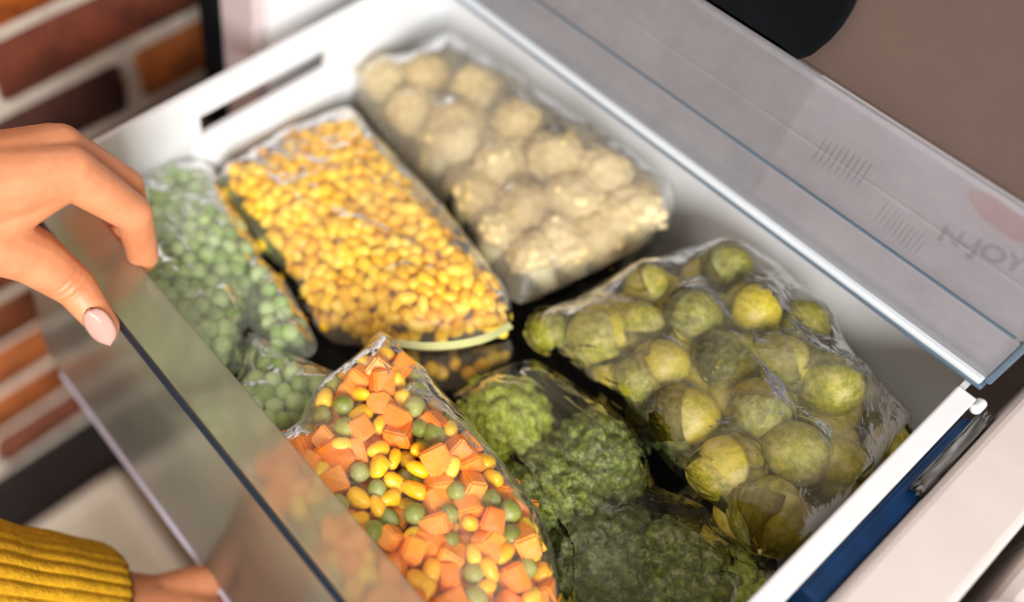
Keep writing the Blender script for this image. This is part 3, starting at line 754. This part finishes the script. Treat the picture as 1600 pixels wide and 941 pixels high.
for k, (u, v, s_) in enumerate(spr_px):
    p = atz(u, v, .57); z = b8.top(np.array([p[:2]]))[0]; p = atz(u, v, z - 0.006); z = b8.top(np.array([p[:2]]))[0]
    r = 0.0155 * s_
    e = empty('brussels_sprout', (p[0], p[1], z - r * 0.9)); e.scale = (s_,) * 3
    e.rotation_euler = (random.uniform(-1.4, 1.4), random.uniform(-1.4, 1.4), random.uniform(0, 6))
    tag(e, spr_lab[k], 'brussels sprout', 'sprouts in the sprout bag')
    obj('core', core_me, None, e, (0, 0, 0)); obj('cut_base', base_me, None, e, (0, 0, -0.014))
    for q in range(5):
        lf = obj('leaf', leaf_ms[q % 3], None, e, (0, 0, 0)); lf.rotation_euler = (random.uniform(-.1, .1), random.uniform(-.1, .1), q * 2.51)
        lf.scale = (1 + 0.022 * q,) * 3
    balls.append((p[0], p[1], z - r * 0.9, r * 1.09))
under(b8, [core_me], 0.027, 0.010, (0.016, 0.04), 0.0135, 'sprouts_underneath', 'brussels sprouts filling the sprout bag underneath', 'sprouts')
bag_thing('sprout_bag', 'crinkled clear bag of brussels sprouts against the back wall', 'bag', b8, F_SPR, balls, wrinkle=0.0006, clear=0.0016, creases=[(atz(1060, 702, .585), atz(1185, 640, .585), .0028, .0045), (atz(1180, 580, .585), atz(1235, 760, .585), .0028, .0045), (atz(960, 580, .58), atz(1080, 560, .58), .0022, .0045), (atz(1200, 480, .585), atz(1310, 590, .585), .0022, .0045)])

# ------------------------------------------------------------------ the person: two hands and a ribbed sleeve
SK, snt, sb = mat('skin')
sn = tex_noise(snt, 35, 5, 0.6); srp = ramp(snt, sn.outputs[0], [(0.3, lin((206, 126, 82))), (0.7, lin((228, 156, 112)))])
snt.links.new(srp.outputs[0], sb.inputs['Base Color']); sb.inputs['Roughness'].default_value = 0.48
sb.inputs['Subsurface Weight'].default_value = 0.25; sb.inputs['Subsurface Radius'].default_value = (1, .35, .2); sb.inputs['Subsurface Scale'].default_value = 0.004
sv = N(snt, 'ShaderNodeTexVoronoi'); sv.inputs['Scale'].default_value = 420; snt.links.new(coords(snt), sv.inputs['Vector'])
bump(snt, sb, sv.outputs[0], 0.12, 0.0006)
NAIL = plain('pink_nail_varnish', (244, 204, 190), 0.12, 0.03)
WOOL, wnt, wb = mat('mustard_knit')
wn_ = tex_noise(wnt, 300, 4, 0.7); wr_ = ramp(wnt, wn_.outputs[0], [(0.3, lin((186, 132, 2))), (0.7, lin((224, 168, 10)))])
wnt.links.new(wr_.outputs[0], wb.inputs['Base Color']); wb.inputs['Roughness'].default_value = 0.95; bump(wnt, wb, wn_.outputs[0], 0.5, 0.002)

pe = empty('person', (-0.35, -0.45, 0.0)); tag(pe, 'person in a mustard ribbed sweater gripping the clear drawer front with both hands', 'person')
def chain(bm, pts):
    for (a, ra), (b, rb_) in zip(pts, pts[1:]): capsule(bm, a, b, ra, rb_)
A = lambda u, v, d, r: (at(u, v, d), r)
hb = bmesh.new()
wrist = at(-150, 305, .445)
chain(hb, [A(108, 268, .482, .0130), A(208, 334, .512, .0098), A(224, 400, .548, .0084), A(184, 452, .553, .0072)])      # index
chain(hb, [A(92, 236, .492, .0132), A(196, 290, .525, .0096), A(214, 352, .560, .0084), A(158, 395, .566, .0074)])       # middle
chain(hb, [A(78, 232, .508, .0128), A(172, 282, .542, .0092), A(190, 335, .574, .0080), A(136, 368, .580, .0070)])       # ring
chain(hb, [A(62, 240, .524, .0118), A(135, 285, .552, .0082), A(150, 325, .577, .0070), A(112, 345, .583, .0062)])       # little
chain(hb, [(wrist, .027), A(-60, 352, .470, .0190), A(48, 398, .494, .0142), A(116, 447, .507, .0108), A(164, 510, .511, .0076)])   # thumb
chain(hb, [A(-20, 345, .474, .0150), A(60, 296, .480, .0135), A(108, 268, .482, .0130)])                                # web
for (u, v, d, r) in ((108, 268, .482, .013), (92, 236, .492, .0135), (78, 234, .508, .0135), (62, 242, .524, .0125)):
    chain(hb, [A(u, v, d, r), (wrist + np.array([0, 0, -.002]), .024)])
far = wrist + np.array([-.07, -.24, .04])
capsule(hb, wrist, far, .026, .036)
hand = fused('hand', hb, 0.0010, 12, SK, pe); tag(hand, 'hand pinching the clear drawer front from the left')
ip = Vector(at(112, 443, .506)); tax = (Vector(at(164, 510, .511)) - Vector(at(48, 398, .494))).normalized(); tcam = Vector(CAM) - ip; tcam.normalize()
for v in hand.data.vertices:
    rel = v.co - ip
    if rel.length < 0.019 and v.normal.dot(tcam) > 0.1:
        a_ = rel.dot(tax); k_ = max(0.0, 1 - (rel - tax * a_).cross(tcam).length / 0.0095)
        v.co -= v.normal * 0.0011 * k_ ** 0.5 * sum(math.exp(-((a_ - c_ - 0.0012 * math.sin(k_ * 3)) / 0.0009) ** 2) for c_ in (-0.0055, -0.0022, 0.0020))
def nail(tip, base, up, wd, parent, name='fingernail'):
    tip, base, up = Vector(tip), Vector(base), Vector(up)
    ax = (tip - base).normalized(); up = (up - ax * up.dot(ax)).normalized(); sd = ax.cross(up)
    L = (tip - base).length; b = bmesh.new(); n, m_ = 11, 13; G = []
    for i in range(m_):
        t = i / (m_ - 1); row = []
        wv = wd * max(0.02, 1 - abs(2 * t - 1) ** 2.4) ** 0.5
        for j in range(n):
            s_ = (j / (n - 1) - 0.5) * 2
            row.append(b.verts.new(base + ax * (L * t) + sd * (wv / 2 * s_) + up * (wd * 0.20 * (1 - s_ * s_) - wd * 0.10 * t * t)))
        G.append(row)
    for i in range(m_ - 1):
        for j in range(n - 1): b.faces.new((G[i][j], G[i][j + 1], G[i + 1][j + 1], G[i + 1][j]))
    bmesh.ops.solidify(b, geom=list(b.faces), thickness=0.0006)
    return smooth(obj(name, b, NAIL, parent))
tocam = -(MROT.T @ np.array([0.1, -0.15, 1.0]))
nail(at(173, 539, .5075), at(138, 482, .5000), tocam, 0.0140, hand)

# lower hand under the drawer front
hb = bmesh.new()
w2 = at(160, 955, .575)
chain(hb, [(w2, .024), A(245, 935, .590, .0130), A(300, 912, .600, .0100), A(335, 906, .606, .0085)])
for k, (u, v, d) in enumerate(((330, 965, .590), (330, 990, .585), (325, 1020, .580), (315, 1045, .578))):
    chain(hb, [(w2, .022), A(u - 50, v - 12, d, .013), A(u + 40, v + 12, d + .012, .0105), A(u + 90, v + 40, d + .022, .009), A(u + 125, v + 62, d + .026, .008)])
far2 = at(-330, 895, .46)
capsule(hb, w2, far2, .024, .034)
fused('hand', hb, 0.0016, 6, SK, pe)['label'] = 'hand holding the drawer from below'
# ribbed sleeve: ribs run along the arm
def sleeve(p0, p1, r0, r1, ribs, parent):
    p0, p1 = Vector(p0), Vector(p1); q = (p1 - p0).normalized().to_track_quat('Z', 'Y'); L = (p1 - p0).length
    b = bmesh.new(); nu, nv = ribs * 8, 40; rings = []
    for i in range(nv + 1):
        t = i / nv; R = r0 + (r1 - r0) * t; R *= 1 + 0.02 * math.sin(t * 17) + 0.012 * math.sin(t * 41)
        if i == 0: R *= 0.95
        rings.append([b.verts.new(p0 + q @ Vector(((R + 0.0016 * abs(math.cos(a * ribs / 2)) ** 0.6) * math.cos(a), (R + 0.0016 * abs(math.cos(a * ribs / 2)) ** 0.6) * math.sin(a), L * t))) for a in np.linspace(0, 2 * math.pi, nu, endpoint=False)])
    inn = [b.verts.new(p0 + q @ Vector(((r0 * 0.8) * math.cos(a), (r0 * 0.8) * math.sin(a), 0.012))) for a in np.linspace(0, 2 * math.pi, nu, endpoint=False)]
    rings = [inn] + rings
    for a, c in zip(rings, rings[1:]):
        for i in range(nu): b.faces.new((a[i], a[(i + 1) % nu], c[(i + 1) % nu], c[i]))
    return smooth(obj('sweater_sleeve', b, WOOL, parent))
dirw = np.array(far2) - w2; dirw /= np.linalg.norm(dirw)
sleeve(w2 + dirw * 0.004, far2 + dirw * .06, .033, .046, 34, pe)
dw_ = far - wrist; dw_ /= np.linalg.norm(dw_)
sleeve(wrist + dw_ * 0.09, far + dw_ * .12, .040, .052, 34, pe)
